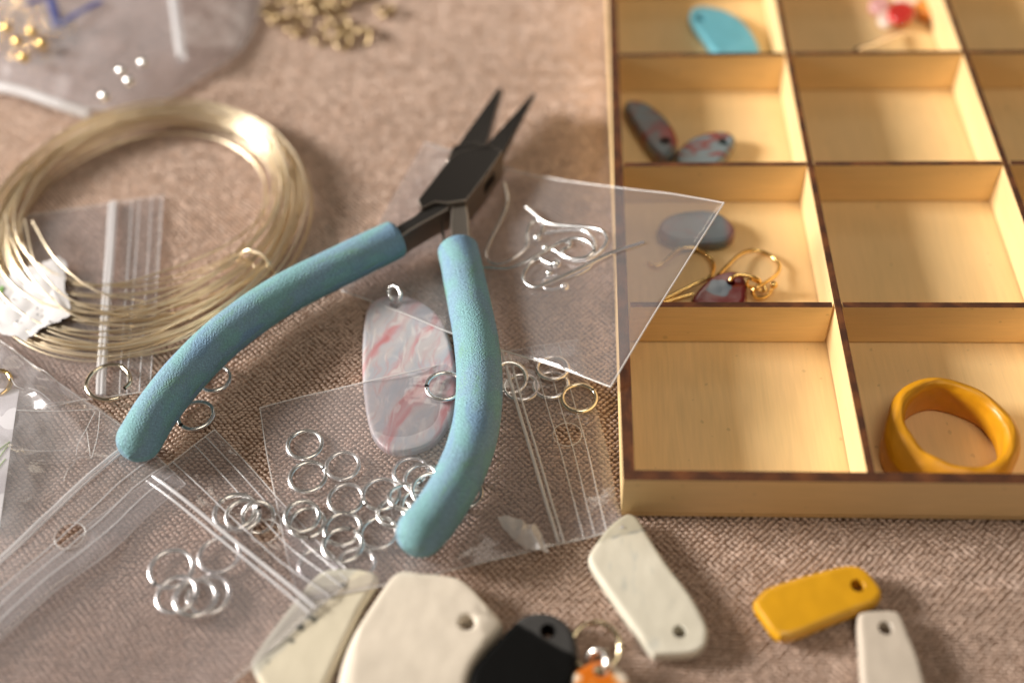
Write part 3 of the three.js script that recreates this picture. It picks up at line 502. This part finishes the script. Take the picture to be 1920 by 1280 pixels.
earHook('silver ear hook with the bright straight shank in the hook bag', cB([[570, 360], [740, 500], [800, 530], [1000, 553], [1250, 575], [1340, 612], [1375, 690], [1330, 780], [1200, 875], [1080, 905], [960, 870], [860, 800], [790, 780]]), lay(0.9), 0.00042, silver, bl([762, 772], 0.75));
earHook('silver ear hook whose shank runs out towards the pliers handle', cB([[140, 970], [410, 970], [580, 900], [750, 810], [900, 725], [1030, 680], [1140, 690], [1225, 740], [1250, 800], [1200, 850], [1090, 880], [990, 870], [930, 800], [1000, 760], [1010, 715], [960, 720]]), lay(1.3), 0.00042, silver, bl([870, 935], 0.95));
earHook('silver ear hook whose straight end crosses the tray rim', cB([[1750, 715], [1400, 830], [1100, 980], [800, 1115], [660, 1165], [580, 1135], [540, 1060], [570, 980], [650, 895], [720, 880], [740, 900], [820, 935]]), lay(1.7), 0.00042, silver, bl([800, 1022], 0.75));
earHook('silver ear hook at the bottom of the tangle in the hook bag', cB([[760, 630], [900, 605], [1140, 600], [1240, 680], [1255, 790], [1200, 960], [1000, 1060], [830, 1060], [740, 1110], [760, 1180], [850, 1185], [930, 1165]]), lay(0.0), 0.00042, silver, bl([952, 1162], 0.95));
earHook('gold ear hook with its curve half under the hook bag', cE([[95, 650], [140, 686], [220, 676], [300, 610], [420, 512], [520, 490], [640, 505], [740, 570], [802, 660], [802, 740], [760, 812], [560, 905], [300, 1035], [200, 1085]]), [FLOOR + 0.6, FLOOR + 0.6, FLOOR + 0.8, FLOOR + 1.2, FLOOR + 1.6, FLOOR + 1.6, FLOOR + 1.4, FLOOR + 1.2, FLOOR + 1.4, FLOOR + 2, FLOOR + 2.6, FLOOR + 2.4, FLOOR + 1.2, FLOOR + 0.6], 0.00038, gold);
earHook('gold ear hook with a round open curve and ball end beside the maroon pendant', cE([[850, 795], [950, 692], [1080, 572], [1200, 522], [1330, 532], [1450, 592], [1522, 682], [1500, 772], [1400, 852], [1285, 918], [1232, 965], [1255, 1020], [1330, 1036], [1400, 1000], [1450, 925]]), [FLOOR + 2.6, FLOOR + 2.2, FLOOR + 1.6, FLOOR + 1.2, FLOOR + 1.0, FLOOR + 1.0, FLOOR + 1.2, FLOOR + 1.4, FLOOR + 2.4, FLOOR + 3.0, FLOOR + 2.2, FLOOR + 1.4, FLOOR + 1.0, FLOOR + 1.0, FLOOR + 1.0], 0.00038, gold, [1200 + 1462 / 5.817, 380 + 895 / 5.817, 0.8]);
solo('wire_loop', wire(cE([[985, 850], [1010, 810], [1080, 786], [1170, 795], [1260, 820], [1310, 860], [1290, 900]]).map(([x, y], i) => P(x, y, FLOOR + [4.0, 4.6, 4.9, 4.8, 4.4, 3.6, 2.8][i])), 0.0004, 50, 9), gold, null, 'gold wire loop through the maroon pendant', 'wire loop');
solo('wire_loop', wire(cE([[1180, 830], [1165, 880], [1195, 920], [1250, 925], [1330, 960], [1370, 960], [1350, 900], [1280, 860], [1210, 830]]).map(([x, y], i) => P(x, y, FLOOR + [4.4, 3.6, 2.6, 2.0, 1.6, 1.8, 2.4, 3.2, 4.0][i])), 0.00036, 50, 9), gold, null, 'small gold wire loop joining the hook to the maroon pendant', 'wire loop');
solo('straight_wire', wire(cE([[240, 1095], [400, 1045], [580, 992]]).map(([x, y], i) => P(x, y, FLOOR + 0.5 + 0.4 * i)), 0.00036, 20, 8), gold, null, 'straight gold wire end along the divider next to the maroon pendant', 'wire');

// ---------------------------------------------------------------- coil of brass wire
{
  const c = P(272, 408, 3), coil = thing('wire_coil', 'loose coil of thin brass wire with many overlapping turns on the cloth', 'wire coil', [c.x, 0, c.z]);
  const loops = 36;
  for (let k = 0; k < loops; k++) {
    const q = Math.pow(rnd(), 0.8), R = 0.0282 + 0.0072 * q, ph = rr(0, 6.28), ox = rr(-1, 1) * 0.0017 - 0.0004, oz = rr(-1, 1) * 0.0020, e = rr(-0.03, 0.03), lvl = rnd(), out = k > loops - 5 ? 0.0022 : 0, dipF = rr(0.2, 1);
    const pts = [];
    for (let i = 0; i < 40; i++) {
      const a = i / 40 * 2 * Math.PI, back = 0.5 - 0.5 * Math.sin(a), front = 1 - back;                  // sin(a) = 1 faces the photographer
      const r = R + out + 0.0007 * Math.sin(2 * a + ph) * (0.4 + front) + 0.0002 * Math.sin(3 * a + ph * 2.3) + 0.0125 * front * front * (q - 0.93);
      const y = 0.0010 + lvl * (0.0012 + 0.0042 * back * back) + 0.0020 * dipF * sst(0.2, 1, Math.cos(a - 0.25)) + 0.0005 * Math.sin(2 * a + ph * 1.7);
      pts.push(new THREE.Vector3(ox + r * (1 + e) * Math.cos(a), Math.max(0.0009, y), oz + r * (1.06 - e) * Math.sin(a)));
    }
    part('wire_turn', new THREE.TubeGeometry(new THREE.CatmullRomCurve3(pts, true), 132, 0.00022, 7, true), brass, coil);
  }
  const tie = [[445, 492, 2], [449, 480, 4.2], [458, 473, 5.4], [474, 472, 6.0], [490, 478, 6.0], [503, 492, 5.0], [512, 510, 2.5], [506, 520, 0.9], [488, 508, 0.9], [470, 494, 0.9], [456, 486, 2.2], [452, 478, 4.6], [466, 468, 6.3], [484, 472, 6.4], [498, 484, 5.8], [506, 504, 3.5]].map((a) => P(...a).sub(coil.position));
  part('wire_tie', wire(tie, 0.0003, 110, 7), brass, coil);
  for (const l of [[[8, 400, 5], [30, 470, 5.6], [75, 540, 4], [150, 596, 2.6], [260, 610, 2.5], [360, 596, 2.6]], [[45, 410, 5], [70, 500, 5.2], [130, 560, 3.8], [230, 590, 2.8], [330, 586, 2.8]], [[60, 415, 4.5], [105, 487, 4.4], [180, 545, 3.2], [270, 565, 2.6]]])
    part('wire_turn', wire(l.map((a) => P(...a).sub(coil.position)), 0.00019, 60, 6), brass, coil);
}
// torn paper under the coil
{
  const px = [[-60, 520], [-10, 524], [40, 508], [80, 492], [112, 482], [124, 494], [120, 530], [128, 562], [132, 592], [104, 606], [72, 618], [48, 640], [30, 632], [4, 628], [-50, 600]];
  const pts = []; px.forEach((a, i) => { const b = px[(i + 1) % px.length]; for (let k = 0; k < 4; k++) pts.push([a[0] + (b[0] - a[0]) * k / 4 + (k ? rr(-3, 3) : 0), a[1] + (b[1] - a[1]) * k / 4 + (k ? rr(-2.4, 2.4) : 0)]); });
  const root = thing('paper_scrap', 'torn white paper scrap with black specks and a green mark under the wire', 'paper', P(40, 565, 1.4)), o = root.position;
  const inside = (x, y) => { let k = false; for (let a = 0, b = pts.length - 1; a < pts.length; b = a++) if ((pts[a][1] > y) !== (pts[b][1] > y) && x < (pts[b][0] - pts[a][0]) * (y - pts[a][1]) / (pts[b][1] - pts[a][1]) + pts[a][0]) k = !k; return k; };
  const g = new THREE.BufferGeometry(), pos = [], idx = [], n = 90;
  for (let j = 0; j <= n; j++) for (let i = 0; i <= n; i++) { const x = -62 + 198 * i / n, y = 478 + 166 * j / n, q = P(x, y, 2.3); pos.push(q.x - o.x, q.y - o.y + 0.0007 * Math.abs(N(x * 0.018, y * 0.021, 6)) + 0.00008 * N(x * 0.05 + 4, y * 0.045, 2), q.z - o.z); }
  for (let j = 0; j < n; j++) for (let i = 0; i < n; i++) if (inside(-62 + 198 * (i + 0.5) / n, 478 + 166 * (j + 0.5) / n)) { const a = j * (n + 1) + i, b = a + n + 1; idx.push(a, b, a + 1, a + 1, b, b + 1); }
  g.setAttribute('position', new THREE.Float32BufferAttribute(pos, 3)); g.setIndex(idx); g.computeVertexNormals();
  part('sheet', g, std({ color: lin(0.72, 0.71, 0.72), roughness: 0.9, side: THREE.DoubleSide }), root);
  for (let i = 0; i < 9; i++) { const q = P(rr(8, 112), rr(515, 605), 2.75); const d = new THREE.CylinderGeometry(0.00022, 0.00022, 0.00004, 8); d.translate(q.x - o.x, q.y - o.y, q.z - o.z); part('speck', d, std({ color: lin(0.05, 0.05, 0.05), roughness: 0.9 }), root); }
  part('green_mark', wire([P(-4, 556, 2.6), P(2, 545, 2.6), P(4, 537, 2.6)].map((q) => q.sub(o)), 0.00025, 12, 6), std({ color: lin(0.22, 0.55, 0.10), roughness: 0.8 }), root);
}
// label and gold ring inside the crinkled bag
{
  const root = thing('paper_label', 'curled white label with thin green lines inside the crinkled bag', 'label', P(5, 830, 2)), o = root.position;
  const net = [[[-90, 700, 2.6], [-30, 722, 3.2], [33, 726, 3.0]], [[-110, 800, 3.4], [-40, 815, 4.4], [22, 800, 4.2]], [[-130, 900, 2.8], [-60, 910, 3.6], [8, 900, 3.4]], [[-150, 970, 1.8], [-80, 985, 2.4], [-4, 985, 2.2]]];
  const S = sheet(net), g = new THREE.BoxGeometry(1, 1, 1, 12, 1, 16), p = g.attributes.position;
  for (let i = 0; i < p.count; i++) { const q = S(p.getX(i) + 0.5, p.getZ(i) + 0.5); p.setXYZ(i, q.x - o.x, q.y - o.y - 0.0006 + p.getY(i) * 0.00015, q.z - o.z); }
  g.computeVertexNormals(); part('sheet', g, std({ color: lin(0.82, 0.82, 0.85), roughness: 0.85 }), root);
  const green = std({ color: lin(0.30, 0.52, 0.12), roughness: 0.8 });
  for (const l of [[[0.55, 0.50], [0.75, 0.46], [0.98, 0.42]], [[0.5, 0.62], [0.74, 0.55], [0.96, 0.44]], [[0.5, 0.70], [0.74, 0.62], [0.95, 0.52]]]) part('green_line', wire(l.map(([u, v]) => { const q = S(u, v); q.y -= 0.0005; return q.sub(o); }), 0.00016, 20, 5), green, root);
}
jumpRing(-10, 720, 3.0, 'gold jump ring inside the crinkled bag above the label', null, gold, 0.1, 1, 1.05);

// ---------------------------------------------------------------- gold findings at the far corner
{
  const glintBallGeo = new THREE.SphereGeometry(0.0013, 20, 14);
  const small = [ringGeo(0.0019, 0.0004, 0.05), ringGeo(0.0022, 0.00045, 0.08)];
  const pile = (n, cx, cy, sx, sy, h0, h1, label, group, mat) => { for (let i = 0; i < n; i++) { const a = rr(0, 6.28), q = Math.sqrt(rnd()); const m = solo('jump_ring', small[i % 2], mat, P(cx + sx * q * Math.cos(a), cy + sy * q * Math.sin(a), rr(h0, h1 * (1.1 - q * 0.6))), label, 'jump ring', group); m.rotation.set(rr(-0.7, 0.7), rr(0, 6), rr(-0.7, 0.7)); } };
  pile(46, 40, 50, 90, 55, 1.0, 4.2, 'small gold jump ring in the hazy bag with blue pen marks', 'gold rings in the hazy bag', gold);
  pile(44, 610, 24, 118, 60, 0.6, 2.0, 'small gold jump ring in the loose heap on the cloth', 'heap of gold rings on the cloth', std({ color: lin(0.52, 0.39, 0.22), metalness: 1, roughness: 0.42 }));
  for (const [x, y] of [[228, 133], [268, 118], [242, 152], [196, 180]]) { solo('bead', glintBallGeo, silver, P(x, y, 9.2), 'round silver ball added on the hazy bag for a glint near its mouth', 'bead', 'added silver glint balls on the hazy bag'); }  // balls added to catch the side lamp as bright blurred dots
  for (const [x, y] of [[32, 78], [44, 108], [78, 82], [12, 52], [60, 60]]) solo('bead', glintBallGeo, gold, P(x, y, 9.4), 'round gold ball added on the hazy bag for a glint beside the pen marks', 'bead', 'added gold glint balls on the hazy bag');  // more added balls, here for gold highlight dots
}
{
  // pen strokes on the hazy bag
  const o = P(115, 30, 9), ink = std({ color: lin(0.05, 0.06, 0.20), roughness: 0.6 });
  for (const l of [[[88, -20, 9.4], [98, 10, 9.2], [108, 50, 8.8]], [[110, 50, 8.8], [145, 25, 9.0], [190, 0, 9.2]], [[50, 6, 9.2], [80, -6, 9.3], [110, -18, 9.4]]]) { const g = wire(l.map((a) => P(...a)), 0.0011, 20, 8); g.translate(-o.x, -o.y, -o.z); g.scale(1, 0.15, 1); g.translate(o.x - hazy.origin.x, o.y - hazy.origin.y, o.z - hazy.origin.z); part('pen_stroke', g, ink, hazy.root).userData.label = 'dark blue marker pen stroke'; }
}
renderer.render(scene, camera);
